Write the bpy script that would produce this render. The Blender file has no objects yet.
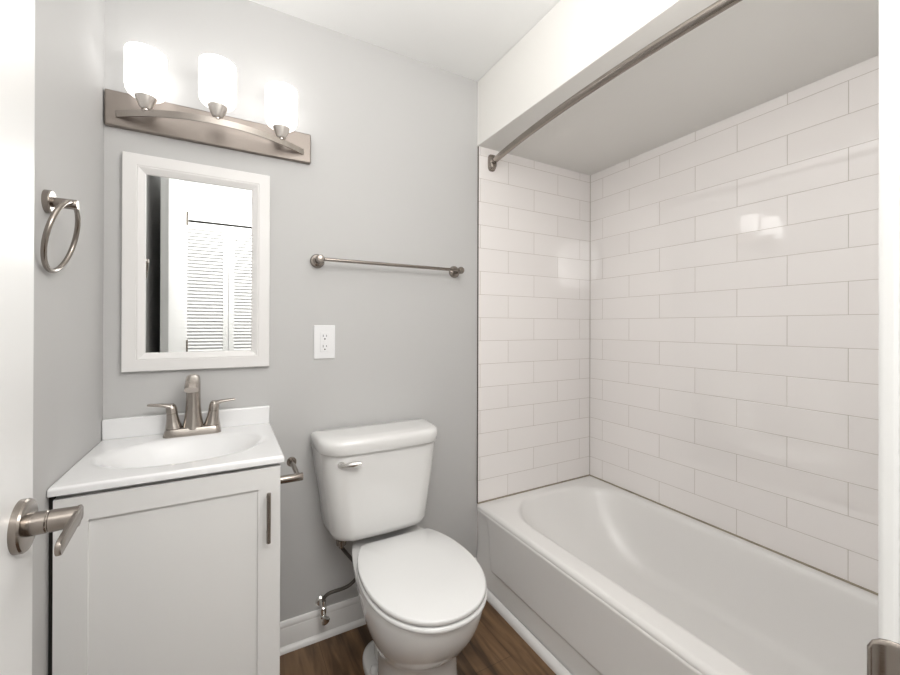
import bpy, bmesh, math, random
from mathutils import Vector, Matrix
random.seed(7)
C = bpy.context.scene.collection
PI = math.pi
sc = bpy.context.scene

# ------------------------------------------------------------------ camera
FPX = 398.05; YAW, PITCH, ROLL = math.radians(28.956), math.radians(0.102), math.radians(0.161)
H = 1.2393
D = 1.6438            # back wall
XL = -0.3526          # left wall
XA = 1.0583           # start of the tub alcove
XB = 1.839            # tiled long wall
YF = 0.112            # front wall, room face
CEIL = 2.44; ZS = 2.1225; ZR = 0.3736
F = Vector((math.sin(YAW) * math.cos(PITCH), math.cos(YAW) * math.cos(PITCH), math.sin(PITCH)))
R0 = Vector((math.cos(YAW), -math.sin(YAW), 0)); U0 = R0.cross(F)
R = math.cos(ROLL) * R0 + math.sin(ROLL) * U0; U = -math.sin(ROLL) * R0 + math.cos(ROLL) * U0
cd = bpy.data.cameras.new('camera'); cam = bpy.data.objects.new('camera', cd); C.objects.link(cam)
M = Matrix.Identity(4)
for i in range(3):
    M[i][0] = R[i]; M[i][1] = U[i]; M[i][2] = -F[i]
M[0][3], M[1][3], M[2][3] = 0, 0, H
cam.matrix_world = M
cd.sensor_width = 36; cd.lens = FPX / 900 * 36; cd.shift_y = -(337.5 - 325.73) / 900
cd.clip_start = 0.01
sc.camera = cam

# ------------------------------------------------------------------ light
w = bpy.data.worlds.new('world'); sc.world = w; w.use_nodes = True
w.node_tree.nodes['Background'].inputs[0].default_value = (0.95, 0.97, 1.0, 1)
w.node_tree.nodes['Background'].inputs[1].default_value = 0.6
def area(name, loc, rot, sx, sy, power, col):
    l = bpy.data.lights.new(name, 'AREA'); l.shape = 'RECTANGLE'; l.size = sx; l.size_y = sy
    l.energy = power; l.color = col
    o = bpy.data.objects.new(name, l); o.location = loc; o.rotation_euler = rot; C.objects.link(o)
    return o
area('hall_ceiling_light', (0.35, -0.42, 2.37), (0, 0, 0), 1.6, 0.6, 20, (1, 0.985, 0.96))
pl = bpy.data.lights.new('doorway_fill_light', 'POINT'); pl.energy = 15; pl.shadow_soft_size = 0.24; pl.color = (1, 0.98, 0.95)  # added soft fill near the doorway; the room has no such lamp
po = bpy.data.objects.new('doorway_fill_light', pl); po.location = (0.50, 0.26, 1.88); C.objects.link(po)
area('bounce_light', (0.12, 0.50, 1.95), (PI, 0, 0), 0.4, 0.4, 5.2, (1, 0.99, 0.975))  # added uplight that brightens the ceiling, no fixture belongs to it
SHADE = 1.45
vs = sc.view_settings
vs.view_transform = 'Standard'; vs.look = 'None'; vs.gamma = 1; vs.use_curve_mapping = False
vs.exposure = 0.38

# ------------------------------------------------------------------ materials
def mat(name, col, rough=0.5, metal=0.0, coat=0.0, bump=0.0, bscale=200.0, var=0.0, vscale=3.0, spec=0.5, emit=None):
    m = bpy.data.materials.new(name); m.use_nodes = True
    nt = m.node_tree; n = nt.nodes; L = nt.links
    b = n['Principled BSDF']
    b.inputs['Roughness'].default_value = rough; b.inputs['Metallic'].default_value = metal
    b.inputs['Coat Weight'].default_value = coat; b.inputs['Coat Roughness'].default_value = 0.05
    b.inputs['Specular IOR Level'].default_value = spec
    tc = n.new('ShaderNodeTexCoord')
    nz = n.new('ShaderNodeTexNoise'); nz.inputs['Scale'].default_value = vscale; nz.inputs['Detail'].default_value = 4
    L.new(tc.outputs['Object'], nz.inputs['Vector'])
    mx = n.new('ShaderNodeMix'); mx.data_type = 'RGBA'
    mx.inputs[6].default_value = (*[c * (1 - var) for c in col], 1); mx.inputs[7].default_value = (*[min(1, c * (1 + var)) for c in col], 1)
    L.new(nz.outputs['Fac'], mx.inputs[0]); L.new(mx.outputs[2], b.inputs['Base Color'])
    if bump:
        n2 = n.new('ShaderNodeTexNoise'); n2.inputs['Scale'].default_value = bscale; n2.inputs['Detail'].default_value = 3
        L.new(tc.outputs['Object'], n2.inputs['Vector'])
        bp = n.new('ShaderNodeBump'); bp.inputs['Strength'].default_value = bump; bp.inputs['Distance'].default_value = 0.001
        L.new(n2.outputs['Fac'], bp.inputs['Height']); L.new(bp.outputs[0], b.inputs['Normal'])
    if emit:
        b.inputs['Emission Color'].default_value = (*emit[0], 1); b.inputs['Emission Strength'].default_value = emit[1]
    return m

def brushed(name, col, rough, axis=2):
    m = bpy.data.materials.new(name); m.use_nodes = True
    nt = m.node_tree; n = nt.nodes; L = nt.links; b = n['Principled BSDF']
    b.inputs['Metallic'].default_value = 1; b.inputs['Base Color'].default_value = (*col, 1)
    tc = n.new('ShaderNodeTexCoord'); mp = n.new('ShaderNodeMapping')
    s = [900, 900, 900]; s[axis] = 12; mp.inputs['Scale'].default_value = s
    nz = n.new('ShaderNodeTexNoise'); nz.inputs['Scale'].default_value = 1; nz.inputs['Detail'].default_value = 2
    L.new(tc.outputs['Object'], mp.inputs[0]); L.new(mp.outputs[0], nz.inputs['Vector'])
    mr = n.new('ShaderNodeMapRange'); mr.inputs['To Min'].default_value = rough * 0.75; mr.inputs['To Max'].default_value = rough * 1.3
    L.new(nz.outputs['Fac'], mr.inputs[0]); L.new(mr.outputs[0], b.inputs['Roughness'])
    bp = n.new('ShaderNodeBump'); bp.inputs['Strength'].default_value = 0.12; bp.inputs['Distance'].default_value = 0.0004
    L.new(nz.outputs['Fac'], bp.inputs['Height']); L.new(bp.outputs[0], b.inputs['Normal'])
    return m

def tile_mat(name, axis, u0, z0, s, p):
    m = bpy.data.materials.new(name); m.use_nodes = True
    nt = m.node_tree; n = nt.nodes; L = nt.links; b = n['Principled BSDF']
    tc = n.new('ShaderNodeTexCoord'); sp = n.new('ShaderNodeSeparateXYZ'); L.new(tc.outputs['Object'], sp.inputs[0])
    def add(sock, v):
        a = n.new('ShaderNodeMath'); a.operation = 'ADD'; L.new(sock, a.inputs[0]); a.inputs[1].default_value = v; return a.outputs[0]
    cb = n.new('ShaderNodeCombineXYZ')
    L.new(add(sp.outputs[axis], -u0 + 20 * s), cb.inputs[0]); L.new(add(sp.outputs[2], -z0 + 20 * p), cb.inputs[1])
    def brick(ms, sm, name):
        br = n.new('ShaderNodeTexBrick'); br.offset = 0.5; br.offset_frequency = 2; br.squash = 1
        br.inputs['Scale'].default_value = 1; br.inputs['Mortar Size'].default_value = ms; br.inputs['Mortar Smooth'].default_value = sm
        br.inputs['Brick Width'].default_value = 2 * s; br.inputs['Row Height'].default_value = p; br.inputs['Bias'].default_value = 0
        L.new(cb.outputs[0], br.inputs['Vector']); return br
    br = brick(0.0011, 0.2, 'c'); b.inputs['Coat Weight'].default_value = 1; b.inputs['Coat Roughness'].default_value = 0.03; b.inputs['Coat IOR'].default_value = 1.6
    br.inputs['Color1'].default_value = (0.935, 0.90, 0.885, 1); br.inputs['Color2'].default_value = (0.915, 0.88, 0.865, 1)
    br.inputs['Mortar'].default_value = (0.58, 0.53, 0.485, 1)
    L.new(br.outputs['Color'], b.inputs['Base Color'])
    b2 = brick(0.0022, 1.0, 'h')
    inv = n.new('ShaderNodeMath'); inv.operation = 'SUBTRACT'; inv.inputs[0].default_value = 1; L.new(b2.outputs['Fac'], inv.inputs[1])
    nz = n.new('ShaderNodeTexNoise'); nz.inputs['Scale'].default_value = 9; L.new(tc.outputs['Object'], nz.inputs['Vector'])
    ml = n.new('ShaderNodeMath'); ml.operation = 'MULTIPLY_ADD'; ml.inputs[1].default_value = 0.5; L.new(nz.outputs['Fac'], ml.inputs[0]); L.new(inv.outputs[0], ml.inputs[2])
    bp = n.new('ShaderNodeBump'); bp.inputs['Strength'].default_value = 0.6; bp.inputs['Distance'].default_value = 0.0012
    L.new(ml.outputs[0], bp.inputs['Height']); L.new(bp.outputs[0], b.inputs['Normal'])
    mr = n.new('ShaderNodeMapRange'); mr.inputs['To Min'].default_value = 0.03; mr.inputs['To Max'].default_value = 0.7
    L.new(br.outputs['Fac'], mr.inputs[0]); L.new(mr.outputs[0], b.inputs['Roughness'])
    return m

def wood_mat():
    m = bpy.data.materials.new('wood_plank_floor'); m.use_nodes = True
    nt = m.node_tree; n = nt.nodes; L = nt.links; b = n['Principled BSDF']
    tc = n.new('ShaderNodeTexCoord'); sp = n.new('ShaderNodeSeparateXYZ'); L.new(tc.outputs['Object'], sp.inputs[0])
    cb = n.new('ShaderNodeCombineXYZ'); L.new(sp.outputs[1], cb.inputs[0]); L.new(sp.outputs[0], cb.inputs[1])
    br = n.new('ShaderNodeTexBrick'); br.offset = 0.37; br.inputs['Scale'].default_value = 1
    br.inputs['Brick Width'].default_value = 1.2; br.inputs['Row Height'].default_value = 0.155
    br.inputs['Mortar Size'].default_value = 0.0009; br.inputs['Mortar Smooth'].default_value = 0.3
    br.inputs['Color1'].default_value = (0.85, 0.85, 0.85, 1); br.inputs['Color2'].default_value = (1.15, 1.12, 1.08, 1); br.inputs['Mortar'].default_value = (0.3, 0.3, 0.3, 1)
    L.new(cb.outputs[0], br.inputs['Vector'])
    mp = n.new('ShaderNodeMapping'); mp.inputs['Scale'].default_value = (26, 3.2, 1); L.new(tc.outputs['Object'], mp.inputs[0])
    nz = n.new('ShaderNodeTexNoise'); nz.inputs['Scale'].default_value = 1; nz.inputs['Detail'].default_value = 8; nz.inputs['Distortion'].default_value = 1.2
    L.new(mp.outputs[0], nz.inputs['Vector'])
    mp2 = n.new('ShaderNodeMapping'); mp2.inputs['Scale'].default_value = (7, 2, 1); L.new(tc.outputs['Object'], mp2.inputs[0])
    nz2 = n.new('ShaderNodeTexNoise'); nz2.inputs['Scale'].default_value = 1; nz2.inputs['Detail'].default_value = 5; nz2.inputs['Distortion'].default_value = 0.8
    L.new(mp2.outputs[0], nz2.inputs['Vector'])
    av = n.new('ShaderNodeMath'); av.operation = 'ADD'; L.new(nz.outputs['Fac'], av.inputs[0]); L.new(nz2.outputs['Fac'], av.inputs[1])
    hf = n.new('ShaderNodeMath'); hf.operation = 'MULTIPLY'; hf.inputs[1].default_value = 0.5; L.new(av.outputs[0], hf.inputs[0])
    cr = n.new('ShaderNodeValToRGB'); e = cr.color_ramp.elements
    e[0].position = 0.36; e[0].color = (0.030, 0.016, 0.007, 1); e[1].position = 0.62; e[1].color = (0.22, 0.127, 0.064, 1)
    x = e.new(0.46); x.color = (0.090, 0.050, 0.024, 1); x = e.new(0.53); x.color = (0.145, 0.082, 0.040, 1)
    L.new(hf.outputs[0], cr.inputs[0])
    mx = n.new('ShaderNodeMix'); mx.data_type = 'RGBA'; mx.blend_type = 'MULTIPLY'; mx.inputs[0].default_value = 1
    L.new(cr.outputs[0], mx.inputs[6]); L.new(br.outputs['Color'], mx.inputs[7]); L.new(mx.outputs[2], b.inputs['Base Color'])
    bp = n.new('ShaderNodeBump'); bp.inputs['Strength'].default_value = 0.3; bp.inputs['Distance'].default_value = 0.001
    L.new(nz.outputs['Fac'], bp.inputs['Height']); L.new(bp.outputs[0], b.inputs['Normal'])
    b.inputs['Roughness'].default_value = 0.42
    return m

S_, P_, Z0_ = 0.1699, 0.1139, 2.0799
m_wall = mat('grey_wall_paint', (0.55, 0.545, 0.54), 0.6, bump=0.15, bscale=350, var=0.01)
m_wall2 = mat('white_wall_paint', (0.83, 0.83, 0.82), 0.6, bump=0.15, bscale=350, var=0.01)
m_ceil = mat('ceiling_paint', (0.86, 0.86, 0.85), 0.75, bump=0.15, bscale=300, var=0.01)
m_soff = mat('soffit_paint', (0.86, 0.845, 0.815), 0.6, bump=0.15, bscale=300, var=0.01)
m_trim = mat('white_trim_paint', (0.80, 0.79, 0.78), 0.35, var=0.01, bump=0.1, bscale=60)
m_door = mat('white_door_paint', (0.80, 0.80, 0.795), 0.32, var=0.01, bump=0.1, bscale=80)
m_jamb = mat('white_jamb_paint', (0.84, 0.84, 0.83), 0.4, var=0.02, bump=0.3, bscale=120)
m_cab = mat('white_cabinet_paint', (0.76, 0.755, 0.745), 0.38, var=0.006)
m_frame = mat('white_mirror_frame', (0.80, 0.785, 0.775), 0.35, var=0.005)
m_marble = mat('cultured_marble', (0.84, 0.84, 0.845), 0.12, coat=0.5, var=0.01)
m_porc = mat('white_porcelain', (0.80, 0.795, 0.785), 0.10, coat=0.6, var=0.004)
m_seat = mat('toilet_seat_plastic', (0.80, 0.80, 0.795), 0.16, var=0.003)
m_tub = mat('tub_enamel', (0.86, 0.845, 0.83), 0.30, coat=0.1, var=0.006, bump=0.05, bscale=30)
m_nick = brushed('brushed_nickel', (0.44, 0.40, 0.365), 0.22, 0)
m_nickv = brushed('brushed_nickel_vertical', (0.44, 0.40, 0.365), 0.20, 2)
m_nickp = brushed('brushed_nickel_plate', (0.29, 0.255, 0.23), 0.40, 0)
m_nickc = brushed('brushed_nickel_cup', (0.80, 0.76, 0.72), 0.3, 2)
m_nickd = brushed('brushed_nickel_dark', (0.32, 0.285, 0.255), 0.22, 1)
m_chrome = mat('chrome', (0.80, 0.79, 0.77), 0.07, metal=1)
m_hose = mat('braided_hose', (0.09, 0.08, 0.07), 0.4, metal=0.5, bump=0.8, bscale=900)
m_black = mat('gap_shade', (0.02, 0.018, 0.015), 0.9)  # near-black colour standing in for the shade inside narrow gaps
m_edge = mat('dark_edge_trim', (0.10, 0.08, 0.065), 0.5)
m_caulk = mat('stained_caulk', (0.33, 0.285, 0.22), 0.7, var=0.25, vscale=25)
m_mirror = mat('mirror_silver', (0.93, 0.945, 0.94), 0.0, metal=1)
m_shade = mat('frosted_glass_lit', (0.9, 0.9, 0.9), 0.3, emit=((1.0, 0.985, 0.96), SHADE))
m_outlet = mat('outlet_plastic', (0.84, 0.84, 0.85), 0.3)
m_slot = mat('outlet_slot', (0.06, 0.06, 0.06), 0.6)
m_tileR = tile_mat('subway_tile_long', 1, 0.5281, Z0_, S_, P_)
m_tileB = tile_mat('subway_tile_end', 0, 1.245, Z0_, S_, P_)
m_floor = wood_mat()

# ------------------------------------------------------------------ helpers
def link(name, bm, m, parent=None, smooth=False, bevel=0.0, seg=3, sub=0, angle=35):
    bmesh.ops.recalc_face_normals(bm, faces=bm.faces)
    me = bpy.data.meshes.new(name); bm.to_mesh(me); bm.free()
    me.materials.append(m)
    o = bpy.data.objects.new(name, me); C.objects.link(o)
    if parent: o.parent = parent
    if bevel:
        b = o.modifiers.new('bevel', 'BEVEL'); b.width = bevel; b.segments = seg; b.limit_method = 'ANGLE'; b.angle_limit = math.radians(40)
    if sub:
        s = o.modifiers.new('sub', 'SUBSURF'); s.levels = sub; s.render_levels = sub
    if smooth or bevel:
        for p in me.polygons: p.use_smooth = True
        me.set_sharp_from_angle(angle=math.radians(angle))
        if bevel:
            for e in me.edges: pass
    return o

def box(bm, x0, x1, y0, y1, z0, z1):
    v = [bm.verts.new(p) for p in [(x0,y0,z0),(x1,y0,z0),(x1,y1,z0),(x0,y1,z0),(x0,y0,z1),(x1,y0,z1),(x1,y1,z1),(x0,y1,z1)]]
    for f in [(0,3,2,1),(4,5,6,7),(0,1,5,4),(1,2,6,5),(2,3,7,6),(3,0,4,7)]: bm.faces.new([v[i] for i in f])

def bxo(name, dims, m, parent=None, bevel=0.0, **k):
    bm = bmesh.new(); box(bm, *dims); return link(name, bm, m, parent, bevel=bevel, **k)

def loft(bm, rings, cap0=True, cap1=True):
    vr = [[bm.verts.new(p) for p in r] for r in rings]; n = len(rings[0])
    for a, b in zip(vr, vr[1:]):
        for i in range(n): bm.faces.new([a[i], a[(i+1) % n], b[(i+1) % n], b[i]])
    if cap0: bm.faces.new(vr[0][::-1])
    if cap1: bm.faces.new(vr[-1])

def frame_of(d):
    d = Vector(d).normalized(); a = Vector((0,0,1)) if abs(d.z) < 0.9 else Vector((1,0,0))
    u = d.cross(a).normalized(); return u, d.cross(u).normalized()

def turn(bm, origin, axis, prof, n=32):
    """surface of revolution: prof = [(distance along the axis, radius)]"""
    o = Vector(origin); d = Vector(axis).normalized(); u, v = frame_of(d)
    loft(bm, [[o + d*h + (u*math.cos(t) + v*math.sin(t))*max(r, 1e-4) for t in [2*PI*i/n for i in range(n)]] for h, r in prof])

def tube(bm, pts, rad, n=16, flat=None):
    pts = [Vector(p) for p in pts]; rings = []
    if not isinstance(rad, (list, tuple)): rad = [rad]*len(pts)
    pu = None
    for i, p in enumerate(pts):
        t = (pts[min(i+1, len(pts)-1)] - pts[max(i-1, 0)]).normalized()
        if pu is None: pu, pv = frame_of(t)
        else:
            pu = (pu - t*pu.dot(t)).normalized(); pv = t.cross(pu)
        rings.append([p + (pu*math.cos(a) + pv*math.sin(a))*rad[i] for a in [2*PI*k/n for k in range(n)]])
    loft(bm, rings)

def bez(p0, p1, p2, p3, n=16):
    r = []
    for i in range(n+1):
        t = i/n; a = 1-t
        r.append(Vector(p0)*a**3 + Vector(p1)*3*a*a*t + Vector(p2)*3*a*t*t + Vector(p3)*t**3)
    return r

def rrect(x0, x1, y0, y1, z, rad, na=8, ns=6):
    """rounded rectangle ring, radii for corners (x0,y0),(x1,y0),(x1,y1),(x0,y1)"""
    if not isinstance(rad, (list, tuple)): rad = [rad]*4
    cs = [(x0+rad[0], y0+rad[0], PI, rad[0]), (x1-rad[1], y0+rad[1], 1.5*PI, rad[1]), (x1-rad[2], y1-rad[2], 0, rad[2]), (x0+rad[3], y1-rad[3], 0.5*PI, rad[3])]
    arcs = [[(cx + r*math.cos(a0 + k*PI/2/na), cy + r*math.sin(a0 + k*PI/2/na)) for k in range(na+1)] for cx, cy, a0, r in cs]
    out = []
    for i in range(4):
        out += arcs[i]
        a, b = arcs[i][-1], arcs[(i+1) % 4][0]
        for k in range(1, ns): out.append((a[0]+(b[0]-a[0])*k/ns, a[1]+(b[1]-a[1])*k/ns))
    return [Vector((x, y, z)) for x, y in out]

def thing(name, label, cat, loc=(0,0,0), group=None):
    o = bpy.data.objects.new(name, None); C.objects.link(o); o.location = loc; o.empty_display_size = 0.05
    o['label'] = label; o['category'] = cat
    if group: o['group'] = group
    return o
def keep(child_list, root):
    """parts are modelled in room coordinates: shift them under the root"""
    for c in child_list:
        c.location = Vector(c.location) - root.location
def part(root, name, bm, m, **k):
    for v in bm.verts: v.co -= root.location
    return link(name, bm, m, root, **k)
def struct(o):
    o['kind'] = 'structure'; return o
def B(*dims):
    bm = bmesh.new(); box(bm, *dims); return bm

# ------------------------------------------------------------------ room shell
HY = -0.80                       # closet front across the hall
HX0, HX1 = -1.3, 1.9
struct(bxo('floor', (HX0-0.1, HX1+0.1, -1.5, D+0.1, -0.05, 0.0), m_floor))
struct(bxo('ceiling', (HX0-0.1, HX1+0.1, -1.5, D+0.1, CEIL, CEIL+0.05), m_ceil))
struct(bxo('wall_back', (XL-0.1, XB+0.1, D, D+0.1, 0, CEIL), m_wall))
struct(bxo('wall_left', (XL-0.1, XL, YF, D, 0, CEIL), m_wall))
struct(bxo('wall_right', (XB, XB+0.1, YF, D, 0, CEIL), m_tileR))
OX0, OX1, OZ = -0.258, 0.5050, 2.15
bm = bmesh.new()
box(bm, XL-0.1, OX0-0.018, -0.008, YF, 0, CEIL); box(bm, OX1+0.018, XB+0.1, -0.008, YF, 0, CEIL); box(bm, OX0-0.018, OX1+0.018, -0.008, YF, OZ+0.018, CEIL)
struct(link('wall_front', bm, m_wall2))
# dropped soffit over the tub
struct(bxo('wall_soffit', (XA, XB, YF, D, ZS, CEIL), m_soff, bevel=0.003))
# tile slab on the end wall of the alcove with its dark edge
struct(bxo('wall_alcove', (XA+0.006, XB, D-0.007, D, 0.0, ZS), m_tileB))
struct(bxo('trim_1', (XA+0.0035, XA+0.006, D-0.0075, D, ZR, ZS), m_edge))
bm = bmesh.new()
box(bm, XA+0.006, XB, D-0.0115, D-0.007, ZR, ZR+0.006); box(bm, XB-0.0045, XB, YF, D-0.0115, ZR, ZR+0.006)
struct(link('trim_2', bm, m_caulk))
# thin grout line in the corner of the alcove
struct(bxo('trim_3', (XB-0.0025, XB, D-0.0095, D-0.007, ZR+0.006, ZS), mat('corner_grout', (0.5, 0.46, 0.42), 0.7)))

def base_profile(length, m, name, origin, along, out):
    """moulded baseboard with a quarter-round shoe, along a wall"""
    prof = [(0, 0.0), (0.026, 0.0), (0.0255, 0.007), (0.022, 0.014), (0.016, 0.018), (0.0125, 0.020), (0.0125, 0.083), (0.0105, 0.088), (0.0115, 0.093), (0.010, 0.102), (0.006, 0.108), (0, 0.110)]
    a, o = Vector(along), Vector(out); og = Vector(origin); bm = bmesh.new()
    loft(bm, [[og + a*t + o*p + Vector((0,0,z)) for p, z in prof] for t in (0, length)])
    return struct(link(name, bm, m, smooth=True, angle=30))
base_profile(XA+0.0-XL, m_trim, 'baseboard_back', (XL, D, 0), (1,0,0), (0,-1,0))
base_profile(D-0.03-YF, m_trim, 'baseboard_left', (XL, YF, 0), (0,1,0), (1,0,0))
bm = bmesh.new()      # quarter-round along the tub apron
q = [(0, 0.0)] + [(0.026*math.cos(t), 0.026*math.sin(t)) for t in [k*PI/2/8 for k in range(9)]]
loft(bm, [[Vector((1.048 - p, y, z)) for p, z in q] for y in (YF+0.02, D-0.0)])
struct(link('baseboard_tub', bm, m_trim, smooth=True, angle=50))

# door casing and jamb of the entrance
bm = bmesh.new()
box(bm, OX1, OX1+0.018, -0.008, YF, 0, OZ+0.018); box(bm, OX0-0.018, OX0, -0.008, YF, 0, OZ+0.018); box(bm, OX0-0.018, OX1+0.018, -0.008, YF, OZ, OZ+0.018)
jamb = struct(link('trim_4', bm, m_jamb, bevel=0.002))
bm = bmesh.new()
box(bm, OX1-0.001, OX1+0.062, YF, YF+0.014, 0, OZ+0.062); box(bm, OX0-0.062, OX0-0.006, YF, YF+0.014, 0, OZ+0.062); box(bm, OX0-0.006, OX1-0.001, YF, YF+0.014, OZ+0.001, OZ+0.062)
casing = struct(link('trim_5', bm, m_jamb, bevel=0.004))
# strike plate: rounded plate with a lip curling past the jamb edge
bm = bmesh.new()
path = [(OX1-0.0012, 0.058), (OX1-0.0012, 0.108), (OX1-0.0016, 0.118), (OX1-0.0030, 0.1235), (OX1-0.0052, 0.1275), (OX1-0.0075, 0.1300)]
zc, n = 0.938, 12
rows = []
for i, (x, y) in enumerate(path):
    hh = [0.030, 0.030, 0.029, 0.027, 0.024, 0.018][i]
    rows.append([Vector((x, y, zc + hh*(2*k/n-1))) for k in range(n+1)])
vr = [[bm.verts.new(p) for p in r] for r in rows]
for a, b in zip(vr, vr[1:]):
    for i in range(n): bm.faces.new([a[i], a[i+1], b[i+1], b[i]])
so = link('strike_plate', bm, m_nickd, jamb, smooth=True, angle=60); so['label'] = 'brown nickel strike plate'
mo = so.modifiers.new('thick', 'SOLIDIFY'); mo.thickness = 0.0022; mo.offset = 0

# ------------------------------------------------------------------ open door on the left
hinge = Vector((OX0+0.006, 0.134, 0)); edge = Vector((-0.2672, 0.858, 0))
d = (edge - hinge); DL = d.length; d.normalize(); nrm = Vector((d.y, -d.x, 0))   # towards the room
bm = bmesh.new()
def dp(t, o, z): return hinge + d*t + nrm*o + Vector((0,0,z))
rings = [[dp(0, 0, z), dp(DL, 0, z), dp(DL, -0.035, z), dp(0, -0.035, z)] for z in (0.012, OZ-0.006)]
loft(bm, rings)
door = struct(link('door_1', bm, m_door, bevel=0.002))
kt = (Vector((-0.2645, 0.806, 0)) - hinge).dot(d); kz = 0.948
hd = bpy.data.objects.new('door_handle', None)
bm = bmesh.new()
o3 = dp(kt, 0, kz)
turn(bm, o3, nrm, [(0, 0.0375), (0.008, 0.0375), (0.0105, 0.036), (0.0115, 0.033), (0.0115, 0.0165), (0.030, 0.0160), (0.0315, 0.0148), (0.0325, 0.0148), (0.034, 0.0160), (0.066, 0.0150), (0.0665, 0.0)], 40)
handle = link('door_handle', bm, m_nickd, door, smooth=True, angle=30)
# lever blade towards the hinge side, slightly drooping
bm = bmesh.new()
rings = []
for t, hh, dz in [(0.016, 0.008, 0.001), (0.012, 0.0118, 0.001), (0.0, 0.0125, 0.0), (-0.03, 0.0122, -0.003), (-0.065, 0.0118, -0.007), (-0.080, 0.0115, -0.009), (-0.087, 0.0080, -0.0095), (-0.089, 0.003, -0.0095)]:
    c = dp(kt + t, 0.064, kz + dz); 
    rings.append([c + nrm*a*0.0032 + Vector((0,0,1))*b*hh for a, b in [(-1,-0.8),(-0.6,-1),(0.6,-1),(1,-0.8),(1,0.8),(0.6,1),(-0.6,1),(-1,0.8)]])
loft(bm, rings)
link('lever', bm, m_nickd, handle, smooth=True, angle=40)
# latch plate at the free edge and hinges
bm = bmesh.new()
loft(bm, [[dp(DL-0.0005, -0.005, z), dp(DL+0.0012, -0.005, z), dp(DL+0.0012, -0.030, z), dp(DL-0.0005, -0.030, z)] for z in (kz-0.028, kz+0.028)])
link('latch_plate', bm, m_nickd, door)
for z in (0.25, 1.1, 1.95):
    bm = bmesh.new(); turn(bm, dp(-0.006, 0.004, z-0.045), (0,0,1), [(0,0.006),(0.09,0.006)], 12)
    link('hinge', bm, m_nickd, door, smooth=True)

# ------------------------------------------------------------------ hall beyond the doorway (seen in the mirror)
bm = bmesh.new()
CX0, CX1, CZ = -0.47, 0.44, 2.15
box(bm, HX0, CX0, HY-0.1, HY, 0, CEIL); box(bm, CX1, HX1, HY-0.1, HY, 0, CEIL); box(bm, CX0, CX1, HY-0.1, HY, CZ, CEIL)
box(bm, CX0-0.1, CX1+0.1, HY-0.7, HY-0.66, 0, CEIL); 
struct(link('wall_hall', bm, m_wall2))
struct(bxo('wall_hall_left', (HX0-0.1, HX0, -1.5, -0.008, 0, CEIL), m_wall2))
struct(bxo('wall_hall_right', (HX1, HX1+0.1, -1.5, -0.008, 0, CEIL), m_wall2))
struct(bxo('wall_hall_near', (HX0, XL-0.1, -0.1, -0.008, 0, CEIL), m_wall2))
struct(bxo('closet_gap_shade', (CX0, CX1, HY-0.04, HY-0.012, CZ-0.012, CZ), m_black))  # black strip paints in the shade above the closet leaves
def leaf(name, x0, x1):
    y0, y1 = HY-0.034, HY-0.006; st = 0.042
    bm = bmesh.new()
    box(bm, x0, x0+st, y0, y1, 0.02, 2.132); box(bm, x1-st, x1, y0, y1, 0.02, 2.132)
    for a, b in ((0.02, 0.14), (0.80, 0.87), (2.075, 2.132)): box(bm, x0+st, x1-st, y0+0.001, y1-0.001, a, b)
    o = struct(link(name, bm, m_door, bevel=0.0015))
    bm = bmesh.new()
    for za, zb in ((0.14, 0.80), (0.87, 2.075)):
        n = int((zb-za)/0.029); pz = (zb-za)/n
        for i in range(n):
            z = za + i*pz
            loft(bm, [[Vector((x, y1-0.003, z+0.000)), Vector((x, y1-0.003, z+0.006)), Vector((x, y0+0.004, z+pz+0.006)), Vector((x, y0+0.004, z+pz))] for x in (x0+st-0.001, x1-st+0.001)])
    l = link('louver_panel', bm, m_door, o)
    return o
leaf('door_2', CX0+0.003, -0.0125); leaf('door_3', -0.0085, CX1-0.003)

# ------------------------------------------------------------------ bathtub
tub = thing('bathtub', 'white enamel alcove bathtub with a recessed apron below the tiled walls', 'bathtub', (1.45, 0.88, 0))
TX0, TX1, TY0, TY1 = 1.060, XB-0.0005, YF+0.003, D-0.0075
bm = bmesh.new()
rings = []
rings.append(rrect(TX0+0.012, TX1, TY0, TY1, ZR-0.05, 0.004))
rings.append(rrect(TX0+0.001, TX1, TY0, TY1, ZR-0.030, 0.004))
for k in range(0, 7):
    a = PI/2*k/6
    rings.append(rrect(TX0+0.020*(1-math.cos(a)), TX1, TY0, TY1, ZR-0.020+0.020*math.sin(a), 0.004))
ix0, ix1, iy0, iy1 = 1.152, TX1-0.040, TY0+0.10, TY1-0.066
rr = [0.18, 0.2, 0.24, 0.22]
def basin(ins, z, k=1.0, slope=0.0):
    rings.append(rrect(ix0+ins, ix1-ins*0.8, iy0+ins*0.9, iy1-ins-slope, z, [max(0.03, r*k) for r in rr]))
basin(-0.018, ZR, 1.08); basin(-0.010, ZR-0.001, 1.05); basin(-0.003, ZR-0.0035, 1.02); basin(0.003, ZR-0.008); basin(0.008, ZR-0.015); basin(0.012, ZR-0.026, 1, 0.003); basin(0.016, ZR-0.045, 1, 0.009); basin(0.024, ZR-0.09, 1, 0.028)
basin(0.036, ZR-0.16, 0.95, 0.07); basin(0.052, ZR-0.22, 0.9, 0.11); basin(0.07, ZR-0.265, 0.85, 0.14); basin(0.09, ZR-0.29, 0.8, 0.16); basin(0.12, ZR-0.302, 0.7, 0.18); basin(0.17, ZR-0.306, 0.5, 0.2)
loft(bm, rings, cap0=False, cap1=True)
for f in bm.faces: f.smooth = True
part(tub, 'basin', bm, m_tub, smooth=True, angle=50)
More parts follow.
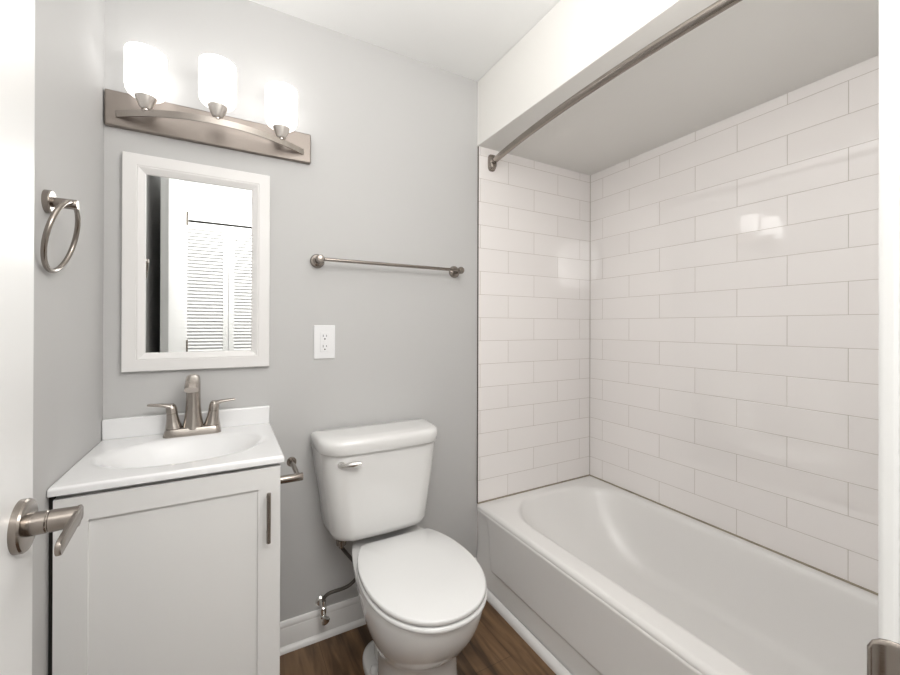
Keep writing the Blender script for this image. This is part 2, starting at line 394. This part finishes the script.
# apron with a recessed panel
def sm(a, b, x):
    t = min(1, max(0, (x-a)/(b-a))); return t*t*(3-2*t)
bm = bmesh.new()
ys = [TY0 + (TY1-TY0)*i/150 for i in range(151)]
ys = sorted(set(ys + [1.47+0.004*i for i in range(30)]))
zs = sorted(set([ZR-0.021 - 0.012*i for i in range(29)] + [0.10+0.003*i for i in range(14)] + [0.0]), reverse=True)
grid = []
for z in zs:
    row = []
    for y in ys:
        yl = 1.515 + (z-0.12)*0.22
        mk = (1-sm(yl-0.014, yl+0.004, y)) * sm(TY0+0.06, TY0+0.08, y) * sm(0.110, 0.122, z)
        x = TX0 - 0.0002 - 0.012*sm(0.30, 0.02, z)*0.9 + 0.006*(1-mk)*sm(ZR-0.03, ZR-0.06, z)
        row.append(bm.verts.new((x, y, z)))
    grid.append(row)
for a, b in zip(grid, grid[1:]):
    for i in range(len(ys)-1): bm.faces.new([a[i], a[i+1], b[i+1], b[i]])
ap = part(tub, 'apron', bm, m_tub, smooth=True, angle=180)
so = ap.modifiers.new('thick', 'SOLIDIFY'); so.thickness = 0.006; so.offset = -1
# drain and overflow
bm = bmesh.new(); turn(bm, (1.45, TY0+0.30, ZR-0.307), (0,0,1), [(0,0.03),(0.003,0.03),(0.004,0.026),(0.004,0.0)], 24)
part(tub, 'drain', bm, m_chrome, smooth=True)

# ------------------------------------------------------------------ shower rod
rod = thing('shower_rod', 'curved brushed nickel shower rod across the tub opening under the soffit', 'curtain rod', (1.14, 0.88, 2.058))
XR, ZRD = 1.1385, 2.056
ya, yb = YF+0.02, D-0.030; bow = 0.060; pts = []
for i in range(49):
    t = i/48; y = ya+(yb-ya)*t
    pts.append((XR - bow*(1-(2*t-1)**2), y, ZRD))
bm = bmesh.new(); tube(bm, pts, 0.0148, 20); part(rod, 'rod', bm, m_nickd, smooth=True)
for y, s in ((D-0.0075, -1), (YF, 1)):
    bm = bmesh.new(); rings = []
    for o, sx, sz in [(0, 0.022, 0.042), (0.006, 0.022, 0.042), (0.010, 0.020, 0.040), (0.022, 0.017, 0.033), (0.0260, 0.013, 0.026), (0.0265, 0.004, 0.008)]:
        rings.append([Vector((XR + math.copysign(abs(math.cos(a))**0.6, math.cos(a))*sx, y+s*o, ZRD-0.003 + math.copysign(abs(math.sin(a))**0.6, math.sin(a))*sz)) for a in [2*PI*k/32 for k in range(32)]])
    loft(bm, rings); part(rod, 'flange', bm, m_nickd, smooth=True, angle=40)
    bm = bmesh.new(); turn(bm, (XR-0.004, y+s*0.022, ZRD), (-0.15, s, 0), [(0, 0.0155), (0.016, 0.0155), (0.018, 0.014)], 24); part(rod, 'collar', bm, m_nickd, smooth=True)

# ------------------------------------------------------------------ toilet
TC = 0.553; TT = 0.522
toi = thing('toilet', 'white two-piece toilet with closed round lid between vanity and bathtub', 'toilet', (TC, 1.3, 0))
def egg(w, yf, yb, z, cy=None, wb=None, p=2.15, n=64, cx=TC):
    """egg outline: rounded front at yf (small y), back at yb; wb = half width kept at the back"""
    cy = (yf+yb)/2 if cy is None else cy; out = []
    for i in range(n):
        a = 2*PI*i/n; c, s = math.cos(a), math.sin(a)
        e = 2/p
        x = w*math.copysign(abs(c)**e, c)
        if s < 0: y = cy + (cy-yf)*math.copysign(abs(s)**e, s)
        else:
            pb = 2/3.2
            x = w*math.copysign(abs(c)**pb, c); y = cy + (yb-cy)*abs(s)**pb
            if wb: 
                k = (y-cy)/(yb-cy); x *= 1 - (1-wb/w)*sm(0, 1, k)
        out.append(Vector((cx+x, y, z)))
    return out
SF, SZ = 0.955, 0.410       # front of the bowl, rim height
bm = bmesh.new()
rings = [egg(0.138, 1.075, 1.30, 0.0, 1.20), egg(0.136, 1.078, 1.30, 0.02, 1.20), egg(0.130, 1.085, 1.31, 0.05, 1.20),
         egg(0.126, 1.088, 1.32, 0.11, 1.21), egg(0.126, 1.088, 1.34, 0.165, 1.21), egg(0.130, 1.080, 1.36, 0.195, 1.21), egg(0.136, 1.070, 1.38, 0.213, 1.21),
         egg(0.143, 1.056, 1.41, 0.228, 1.21), egg(0.155, 1.030, 1.45, 0.25, 1.21, 0.12), egg(0.168, 1.005, 1.49, 0.28, 1.21, 0.12), egg(0.179, 0.983, 1.53, 0.315, 1.21, 0.125), egg(0.187, 0.968, 1.57, 0.35, 1.21, 0.135),
         egg(0.1895, 0.960, 1.60, 0.380, 1.21, 0.150), egg(0.190, 0.958, 1.61, 0.400, 1.21, 0.158), egg(0.188, 0.961, 1.61, SZ-0.002, 1.21, 0.158), egg(0.178, 0.971, 1.60, SZ, 1.21, 0.150)]
loft(bm, rings)
# trapway body and foot
rings = [egg(0.088, 1.16, 1.50, 0.0, 1.32), egg(0.085, 1.16, 1.50, 0.10, 1.32), egg(0.085, 1.16, 1.53, 0.22, 1.34), egg(0.095, 1.15, 1.56, 0.31, 1.35), egg(0.11, 1.15, 1.58, 0.36, 1.35)]
loft(bm, rings)
rings = [egg(0.128, 1.12, 1.50, 0.0, 1.36, p=2.4), egg(0.128, 1.12, 1.50, 0.018, 1.36, p=2.4), egg(0.124, 1.125, 1.495, 0.028, 1.36, p=2.4), egg(0.110, 1.14, 1.48, 0.034, 1.36, p=2.4)]
loft(bm, rings)
part(toi, 'bowl', bm, m_porc, smooth=True, angle=60)
for s in (-1, 1):
    bm = bmesh.new(); turn(bm, (TC+s*0.106, 1.345, 0.032), (0,0,1), [(0,0.0155),(0.006,0.0155),(0.016,0.013),(0.022,0.008),(0.0235,0.0)], 20)
    part(toi, 'bolt_cap', bm, m_seat, smooth=True)
def oval2(w, yf, yb, z, cy=1.2, BB=0.290, p=2.15, n=72):
    out = []
    for i in range(n):
        a = 2*PI*i/n; c, q = math.cos(a), math.sin(a)
        x = w*math.copysign(abs(c)**(2/p), c); y = cy + (cy-yf if q < 0 else BB)*math.copysign(abs(q)**(2/p), q)
        out.append(Vector((TC+x, min(y, yb + 0.002*math.cos(8*x)), z)))
    return out
def slab(w, yf, yb, z0, z1, r=0.006):
    return [oval2(w-r, yf+r, yb-r, z0), oval2(w-0.002, yf+0.002, yb-0.002, z0+0.001), oval2(w, yf, yb, z0+r*0.6), oval2(w, yf, yb, z1-r), oval2(w-r*0.35, yf+r*0.35, yb-r*0.35, z1-r*0.3), oval2(w-r, yf+r, yb-r, z1),
            oval2(w*0.5, yf+0.13, yb-0.10, z1+0.003, BB=0.12), oval2(w*0.1, 1.18, 1.22, z1+0.0035, BB=0.02)]
bm = bmesh.new(); loft(bm, slab(0.192, 0.940, 1.405, SZ+0.0015, SZ+0.0165)); part(toi, 'seat', bm, m_seat, smooth=True, angle=60)
bm = bmesh.new(); loft(bm, slab(0.1895, 0.943, 1.418, SZ+0.0195, SZ+0.0355, 0.0045)); part(toi, 'lid', bm, m_seat, smooth=True, angle=60)
for q in (-1, 1):
    bm = bmesh.new(); tube(bm, [(TC+q*0.06-0.02, 1.412, SZ+0.010), (TC+q*0.06+0.02, 1.412, SZ+0.010)], 0.0095, 16); part(toi, 'hinge', bm, m_seat, smooth=True)
# tank
def tankring(wb, wf, yf, z, r=0.075, yb=1.622, bulge=0.012):
    """half widths at back / front, rounded front corners with a gently bowed front"""
    pts = []
    n = 10
    def P(x, y): pts.append(Vector((TT+x, y, z)))
    rb = 0.012
    for k in range(5):
        a = k*PI/2/4; P(-wb + rb*(1-math.sin(a)) if 0 else -wb+rb-rb*math.sin(a), yb-rb+rb*math.cos(a))
    # left side down to the corner
    for k in range(n+1):
        a = PI + k*PI/2/n
        cx = -wf + r*1.0; P(cx + r*math.cos(a)*1.0, yf + r + bulge*((abs(cx)/wf)**2) + r*math.sin(a))
    for k in range(1, 12):
        x = (-wf+r) + (2*(wf-r))*k/12; P(x, yf + bulge*(x/wf)**2)
    for k in range(n+1):
        a = 1.5*PI + k*PI/2/n
        cx = wf - r; P(cx + r*math.cos(a), yf + r + bulge*((abs(cx)/wf)**2) + r*math.sin(a))
    for k in range(5):
        a = k*PI/2/4; P(wb-rb+rb*math.cos(a), yb-rb+rb*math.sin(a))
    return pts
bm = bmesh.new()
TB = 0.443
rings = [tankring(0.170, 0.155, 1.475, TB, 0.06), tankring(0.185, 0.173, 1.452, TB+0.003, 0.07), tankring(0.196, 0.187, 1.440, TB+0.012, 0.075), tankring(0.202, 0.194, 1.434, TB+0.03, 0.078),
         tankring(0.213, 0.205, 1.430, 0.56, 0.08), tankring(0.228, 0.220, 1.427, 0.66, 0.082), tankring(0.243, 0.235, 1.424, 0.785, 0.085)]
loft(bm, rings); part(toi, 'tank', bm, m_porc, smooth=True, angle=50)
bm = bmesh.new()
def lidr(o, z): return tankring(0.245+o, 0.240+o, 1.411-o, z, 0.092, yb=1.630+min(o,0))
rings = [lidr(-0.010, 0.775), lidr(-0.003, 0.776), lidr(0.0, 0.780), lidr(0.001, 0.811), lidr(-0.002, 0.821), lidr(-0.008, 0.827), lidr(-0.018, 0.8305), lidr(-0.06, 0.832)]
loft(bm, rings); part(toi, 'tank_lid', bm, m_porc, smooth=True, angle=50)
# flush lever
bm = bmesh.new()
turn(bm, (TT-0.166, 1.447, 0.742), (-0.45,-1,0), [(0,0.013),(0.014,0.013),(0.017,0.011),(0.018,0.0)], 20)
tube(bm, [(TT-0.178, 1.428, 0.742), (TT-0.160, 1.416, 0.744), (TT-0.136, 1.405, 0.747), (TT-0.110, 1.401, 0.747)], [0.0055, 0.007, 0.0105, 0.0090], 14)
lv = part(toi, 'flush_lever', bm, m_chrome, smooth=True, angle=50); lv['label'] = 'chrome flush lever'
# fill valve shank and nut under the tank
bm = bmesh.new(); turn(bm, (0.383, 1.560, 0.378), (0,0,1), [(0,0.010),(0.012,0.010),(0.0125,0.019),(0.034,0.021),(0.035,0.014),(0.068,0.014)], 12)
part(toi, 'fill_valve_nut', bm, m_nickd, smooth=True)

# supply valve with braided hose
sv = thing('shutoff_valve', 'chrome shutoff valve on the wall beside the toilet', 'valve', (0.320, 1.60, 0.13))
bm = bmesh.new(); turn(bm, (0.322, D, 0.140), (0,-1,0), [(0,0.021),(0.003,0.021),(0.009,0.015),(0.010,0.009),(0.05,0.009)], 24)
part(sv, 'escutcheon', bm, m_chrome, smooth=True)
bm = bmesh.new(); turn(bm, (0.322, D-0.052, 0.106), (0,0,1), [(0,0.006),(0.002,0.012),(0.010,0.0125),(0.014,0.010),(0.022,0.0125),(0.042,0.0125),(0.046,0.009),(0.056,0.009),(0.057,0.011),(0.068,0.011)], 16)
part(sv, 'valve_body', bm, m_chrome, smooth=True, angle=30)
bm = bmesh.new(); turn(bm, (0.322, D-0.058, 0.112), (0.15,-1,-0.1), [(0,0.006),(0.014,0.006),(0.016,0.016),(0.022,0.0165),(0.024,0.012)], 10)
part(sv, 'handle', bm, m_chrome, smooth=True, angle=30)
bm = bmesh.new(); p = bez((0.322, D-0.052, 0.170), (0.326, D-0.052, 0.212), (0.380, 1.575, 0.196), (0.42, 1.57, 0.216), 14) + bez((0.42, 1.57, 0.216), (0.495, 1.570, 0.255), (0.430, 1.575, 0.30), (0.383, 1.560, 0.380), 12)[1:]
tube(bm, p, 0.0068, 12)
hs = part(sv, 'supply_hose', bm, m_hose, smooth=True); hs['label'] = 'dark braided supply hose'

# ------------------------------------------------------------------ vanity
van = thing('bathroom_vanity', 'white single-door vanity cabinet under the sink in the left corner', 'vanity', (-0.11, 1.43, 0))
VX0, VX1, VY = XL+0.0095, 0.126, 1.200
ZC = 0.8585
bm = bmesh.new()
box(bm, VX0, VX0+0.016, VY+0.020, D-0.001, 0, ZC); box(bm, VX1-0.016, VX1, VY+0.0205, D-0.001, 0, ZC); box(bm, VX0+0.016, VX1-0.016, VY+0.06, D-0.001, 0.09, 0.105)
box(bm, VX0+0.016, VX1-0.016, VY+0.0205, VY+0.038, ZC-0.06, ZC); box(bm, VX0+0.016, VX1-0.016, VY+0.07, VY+0.085, 0, 0.09); box(bm, VX0+0.016, VX1-0.016, D-0.012, D-0.001, 0.105, ZC)
part(van, 'cabinet', bm, m_cab, bevel=0.001)
# shaker door: frame with recessed panel
DX0, DX1, DZ0, DZ1 = VX0+0.001, VX1-0.001, 0.10, ZC-0.009
PX0, PX1, PZ0, PZ1 = -0.283, 0.069, 0.155, 0.7935
bm = bmesh.new()
box(bm, DX0, PX0, VY, VY+0.019, DZ0, DZ1); box(bm, PX1, DX1, VY, VY+0.019, DZ0, DZ1); box(bm, PX0, PX1, VY, VY+0.019, PZ1, DZ1); box(bm, PX0, PX1, VY, VY+0.019, DZ0, PZ0)
bmesh.ops.remove_doubles(bm, verts=bm.verts, dist=1e-5)
box(bm, PX0-0.002, PX1+0.002, VY+0.0065, VY+0.012, PZ0-0.002, PZ1+0.002)
door_v = part(van, 'door', bm, m_cab)
bm = bmesh.new(); hx = 0.0935
tube(bm, [(hx, VY-0.028, 0.656), (hx, VY-0.028, 0.789)], 0.0055, 16)
tube(bm, [(hx, VY-0.028, 0.675), (hx, VY, 0.675)], 0.0045, 12); tube(bm, [(hx, VY-0.028, 0.770), (hx, VY, 0.770)], 0.0045, 12)
for v in bm.verts: v.co -= van.location
link('handle', bm, m_nickd, door_v, smooth=True)
part(van, 'shadow_gap', B(XL+0.0005, VX0, VY+0.012, D-0.03, 0.0, ZC), m_black)  # black filler paints the shade between cabinet and left wall

# countertop with integral sink
top = thing('sink_countertop', 'white cultured marble vanity top with integral oval sink and backsplash', 'sink', (-0.11, 1.43, 0.84))
SX0, SX1, SY0, SY1, ZT = XL+0.001, 0.135, 1.194, D-0.001, 0.8785
bm = bmesh.new(); rings = []
N = 4*(8+6)
def oval(cx, cy, a, b, z, ref):
    out = []
    for p in ref:
        t = math.atan2((p.y-cy)/b0, (p.x-cx)/a0)
        out.append(Vector((cx + a*math.cos(t), cy + b*math.sin(t), z)))
    return out
cxs, cys, a0, b0 = -0.112, 1.405, 0.205, 0.140
rings.append(rrect(SX0+0.004, SX1-0.004, SY0+0.004, SY1, ZT-0.0195, 0.004))
rings.append(rrect(SX0, SX1, SY0, SY1, ZT-0.0180, 0.004))
for k in range(5):
    a = PI/2*k/4; o = 0.007*(1-math.cos(a))
    rings.append(rrect(SX0+o*0.3, SX1-o, SY0+o, SY1, ZT-0.007+0.007*math.sin(a), 0.004+0.004*k/4))
rings.append(rrect(SX0+0.006, SX1-0.011, SY0+0.011, SY1, ZT+0.0001, 0.008))
ref = rings[-1]
rings.append(oval(cxs, cys, a0+0.024, b0+0.024, ZT+0.0001, ref))
for s_, dz in [(1.07, 0.0001), (1.03, 0.0010), (1.0, 0.0028), (0.965, 0.006), (0.92, 0.0125), (0.86, 0.024), (0.78, 0.040), (0.67, 0.058), (0.54, 0.074), (0.38, 0.086), (0.22, 0.092), (0.09, 0.094)]:
    rings.append(oval(cxs, cys, a0*s_, b0*s_, ZT-dz, ref))
loft(bm, rings, cap0=False)
part(top, 'basin', bm, m_marble, smooth=True, angle=50)
bm = bmesh.new(); box(bm, SX0, SX1-0.004, 1.622, D-0.001, ZT-0.002, 0.942); part(top, 'backsplash', bm, m_marble, bevel=0.005)
bm = bmesh.new(); turn(bm, (cxs, cys, ZT-0.0945), (0,0,1), [(0,0.022),(0.003,0.022),(0.004,0.018),(0.005,0.0)], 24); part(top, 'drain', bm, m_nickd, smooth=True)

# faucet
fx, fy = -0.106, 1.585
fau = thing('sink_faucet', 'brushed nickel two-handle centerset faucet on the white sink top', 'faucet', (fx, fy, ZT))
bm = bmesh.new()
rings = []
for o, z in [(0, ZT), (0.0, ZT+0.003), (-0.003, ZT+0.016), (-0.006, ZT+0.0235), (-0.009, ZT+0.0250), (-0.013, ZT+0.0255)]:
    rings.append(rrect(fx-0.082-o, fx+0.082+o, fy-0.034-o, fy+0.024+o, z, 0.020+o*0.5))
loft(bm, rings); part(fau, 'base_plate', bm, m_nick, smooth=True, angle=40)
for s in (-1, 1):
    bm = bmesh.new(); hxx = fx + s*0.052
    turn(bm, (hxx, fy, ZT+0.004), (s*0.10,0,1), [(0,0.0275),(0.014,0.0265),(0.030,0.0220),(0.048,0.0180),(0.068,0.0160),(0.0685,0.0148),(0.070,0.0148),(0.0705,0.0162),(0.086,0.0155),(0.096,0.0130),(0.101,0.008),(0.102,0.0)], 28)
    hb = part(fau, 'handle', bm, m_nickv, smooth=True, angle=40)
    bm = bmesh.new(); rings = []
    for t, zz, hw, hh in [(-0.004, 0.088, 0.013, 0.010), (0.008, 0.0965, 0.0125, 0.0085), (0.026, 0.1015, 0.0110, 0.0062), (0.046, 0.1035, 0.0095, 0.0050), (0.060, 0.1045, 0.0085, 0.0046), (0.066, 0.105, 0.0070, 0.0036)]:
        c = Vector((hxx + s*(0.006 + t), fy - 0.002, ZT + zz))
        rings.append([c + Vector((0, math.cos(a)*hw, math.sin(a)*hh)) for a in [2*PI*k/16 for k in range(16)]])
    loft(bm, rings)
    for v in bm.verts: v.co -= fau.location
    link('lever', bm, m_nick, hb, smooth=True, angle=50)
bm = bmesh.new()
turn(bm, (fx, fy, ZT+0.018), (0,0,1), [(0,0.0310),(0.012,0.0295),(0.040,0.0248),(0.075,0.0220),(0.105,0.0208),(0.112,0.0208)], 32)
part(fau, 'spout_body', bm, m_nickv, smooth=True, angle=40)
bm = bmesh.new()
p = [Vector((fx, fy, ZT+0.129)), Vector((fx, fy, ZT+0.155))] + bez((fx, fy, ZT+0.165), (fx, fy-0.002, ZT+0.192), (fx, fy-0.032, ZT+0.193), (fx, fy-0.078, ZT+0.156), 14)
rings = []
for i, q in enumerate(p):
    t = (p[min(i+1, len(p)-1)] - p[max(i-1, 0)]).normalized(); up = Vector((1,0,0)).cross(t); k = max(0, i-2)/14
    hw, hh = 0.0205 - 0.001*k, 0.0208 - 0.009*k; e = 1.0 - 0.35*k
    rings.append([q + Vector((1,0,0))*math.copysign(abs(math.cos(a))**e, math.cos(a))*hw + up*math.copysign(abs(math.sin(a))**e, math.sin(a))*hh for a in [2*PI*j/32 for j in range(32)]])
loft(bm, rings)
part(fau, 'spout', bm, m_nickv, smooth=True, angle=40)

# ------------------------------------------------------------------ toilet paper holder on the side of the vanity
tp = thing('toilet_paper_holder', 'empty brushed nickel toilet paper holder on the vanity side', 'toilet paper holder', (VX1, 1.38, 0.774))
bm = bmesh.new(); turn(bm, (VX1, 1.300, 0.774), (1,0,0), [(0,0.025),(0.005,0.025),(0.0065,0.0235),(0.0065,0.0120),(0.072,0.0120),(0.074,0.0110),(0.0742,0.0)], 28)
part(tp, 'post', bm, m_nickd, smooth=True, angle=35)
bm = bmesh.new(); tube(bm, [(VX1+0.061, 1.300, 0.774), (VX1+0.061, 1.455, 0.774)], 0.0075, 16); part(tp, 'arm', bm, m_nickd, smooth=True)
bm = bmesh.new(); turn(bm, (VX1+0.061, 1.452, 0.774), (0,1,0), [(0,0.0145),(0.002,0.016),(0.008,0.016),(0.009,0.015),(0.0092,0.0)], 28); part(tp, 'end_cap', bm, m_nickd, smooth=True, angle=35)

# ------------------------------------------------------------------ framed mirror
mir = thing('wall_mirror', 'rectangular mirror with a wide white frame hanging above the sink', 'mirror', (-0.087, D, 1.443))
MX0, MX1, MZ0, MZ1 = -0.3035, 0.1295, 1.0895, 1.7985
prof = [(0.0, 0.0), (0.0, 0.0195), (0.0015, 0.021), (0.036, 0.021), (0.0375, 0.0195), (0.040, 0.0205), (0.0435, 0.0195), (0.0590, 0.011), (0.0600, 0.009), (0.0600, 0.0)]   # inset, depth
bm = bmesh.new(); loops = []
for ins, dep in prof:
    loops.append([bm.verts.new((x, D-dep, z)) for x, z in ((MX0+ins, MZ0+ins), (MX1-ins, MZ0+ins), (MX1-ins, MZ1-ins), (MX0+ins, MZ1-ins))])
for a, b in zip(loops, loops[1:]):
    for i in range(4): bm.faces.new([a[i], a[(i+1)%4], b[(i+1)%4], b[i]])
part(mir, 'frame', bm, m_frame)
part(mir, 'mirror_glass', B(MX0+0.058, MX1-0.058, D-0.006, D-0.001, MZ0+0.058, MZ1-0.058), m_mirror)

# ------------------------------------------------------------------ vanity light
vl = thing('vanity_light', 'brushed nickel three-light vanity fixture with lit frosted cylinder shades', 'wall lamp', (-0.037, D, 1.93))
part(vl, 'backplate', B(-0.3488, 0.2755, D-0.020, D, 1.875, 1.988), m_nickp, bevel=0.004)
bm = bmesh.new(); xa, xb, xm, bw = -0.319, 0.247, -0.036, 0.104
hl = (xb-xa)/2
ARC = lambda x: D - 0.019 - bw*(1-((x-xm)/hl)**2)
rings = []
for i in range(41):
    x = xa + (xb-xa)*i/40; y = ARC(x); g = 2*bw*(x-xm)/hl/hl; nn = Vector((-g, 1, 0)).normalized()
    c = Vector((x, y, 1.913)); rings.append([c + nn*a*0.003 + Vector((0,0,b*0.0105)) for a, b in ((-1,-1),(1,-1),(1,1),(-1,1))])
loft(bm, rings); part(vl, 'crossbar', bm, m_nick, smooth=True, angle=40)
for cx in (-0.235, -0.037, 0.163):
    cy = ARC(cx)
    bm = bmesh.new()
    turn(bm, (cx, cy, 1.921), (0,0,1), [(0,0.007),(0.004,0.008),(0.005,0.013),(0.012,0.018),(0.056,0.0355),(0.058,0.0345),(0.058,0.0)], 28)
    part(vl, 'socket_cup', bm, m_nickc, smooth=True, angle=35)
    bm = bmesh.new(); z = 1.962; Rr = 0.0545
    turn(bm, (cx, cy, z), (0,0,1), [(0,0.018),(0,0.030),(0.003,0.040),(0.009,0.048),(0.018,0.0525),(0.03,Rr),(0.138,Rr),(0.1405,Rr-0.0015),(0.1405,Rr-0.004),(0.05,Rr-0.004),(0.02,0.03)], 40)
    part(vl, 'shade', bm, m_shade, smooth=True, angle=50)

# ------------------------------------------------------------------ towel bar, towel ring, outlet
tb = thing('towel_bar', 'brushed nickel towel bar on the grey wall above the toilet', 'towel rail', (0.617, D, 1.494))
for x in (0.304, 0.930):
    bm = bmesh.new(); turn(bm, (x, D, 1.4975), (0,-1,0), [(0,0.028),(0.004,0.028),(0.010,0.024),(0.012,0.017),(0.016,0.012),(0.045,0.0105),(0.052,0.0135),(0.060,0.016),(0.070,0.016),(0.077,0.012),(0.079,0.0)], 28)
    part(tb, 'post', bm, m_nickd, smooth=True, angle=35)
bm = bmesh.new(); tube(bm, [(0.300, D-0.064, 1.4975), (0.934, D-0.064, 1.4975)], 0.0072, 16); part(tb, 'bar', bm, m_nickd, smooth=True)

tr = thing('towel_ring', 'brushed nickel towel ring hanging on the left wall', 'towel ring', (XL, 1.189, 1.51))
bm = bmesh.new(); turn(bm, (XL, 1.189, 1.510), (1,0,0), [(0,0.0255),(0.010,0.0255),(0.012,0.024),(0.012,0.011),(0.050,0.011),(0.053,0.0095),(0.0535,0)], 28)
part(tr, 'post', bm, m_nickd, smooth=True, angle=35)
rr_ = 0.0785; tilt = math.radians(13); pts = []
topc = Vector((XL+0.044, 1.189, 1.5125))
ax = Vector((-math.sin(tilt), 0, -math.cos(tilt))); cen = topc + ax*rr_
bm = bmesh.new(); n, k = 64, 14
vr = []
for i in range(n):
    a = 2*PI*i/n; rad = Vector((0,1,0))*math.sin(a) - ax*math.cos(a); nn = ax.cross(Vector((0,1,0))).normalized()
    vr.append([bm.verts.new(cen + rad*(rr_ + 0.0052*math.cos(b)) + nn*0.0052*math.sin(b)) for b in [2*PI*j/k for j in range(k)]])
for i in range(n):
    for j in range(k): bm.faces.new([vr[i][j], vr[(i+1)%n][j], vr[(i+1)%n][(j+1)%k], vr[i][(j+1)%k]])
part(tr, 'ring', bm, m_nickd, smooth=True, angle=60)

ot = thing('wall_outlet', 'white duplex outlet plate on the grey wall between mirror and toilet', 'outlet', (0.333, D, 1.176))
part(ot, 'cover_plate', B(0.2915, 0.3745, D-0.006, D, 1.108, 1.2430), m_outlet, bevel=0.003)
part(ot, 'socket_face', B(0.3150, 0.3510, D-0.0085, D-0.005, 1.1365, 1.2150), m_outlet, bevel=0.001)
for zc_ in (1.1960, 1.1545):
    bm = bmesh.new()
    box(bm, 0.3255, 0.3275, D-0.0090, D-0.008, zc_, zc_+0.009); box(bm, 0.3385, 0.3405, D-0.0090, D-0.008, zc_+0.001, zc_+0.008)
    turn(bm, (0.333, D-0.008, zc_-0.008), (0,-1,0), [(0,0.0030),(0.0012,0.0030),(0.0013,0.0)], 14)
    part(ot, 'socket_slots', bm, m_slot)
for zc_ in (1.1725, 1.1795):
    part(ot, 'test_button', B(0.3275, 0.3385, D-0.0098, D-0.0080, zc_-0.0022, zc_+0.0022), m_outlet, bevel=0.0005)
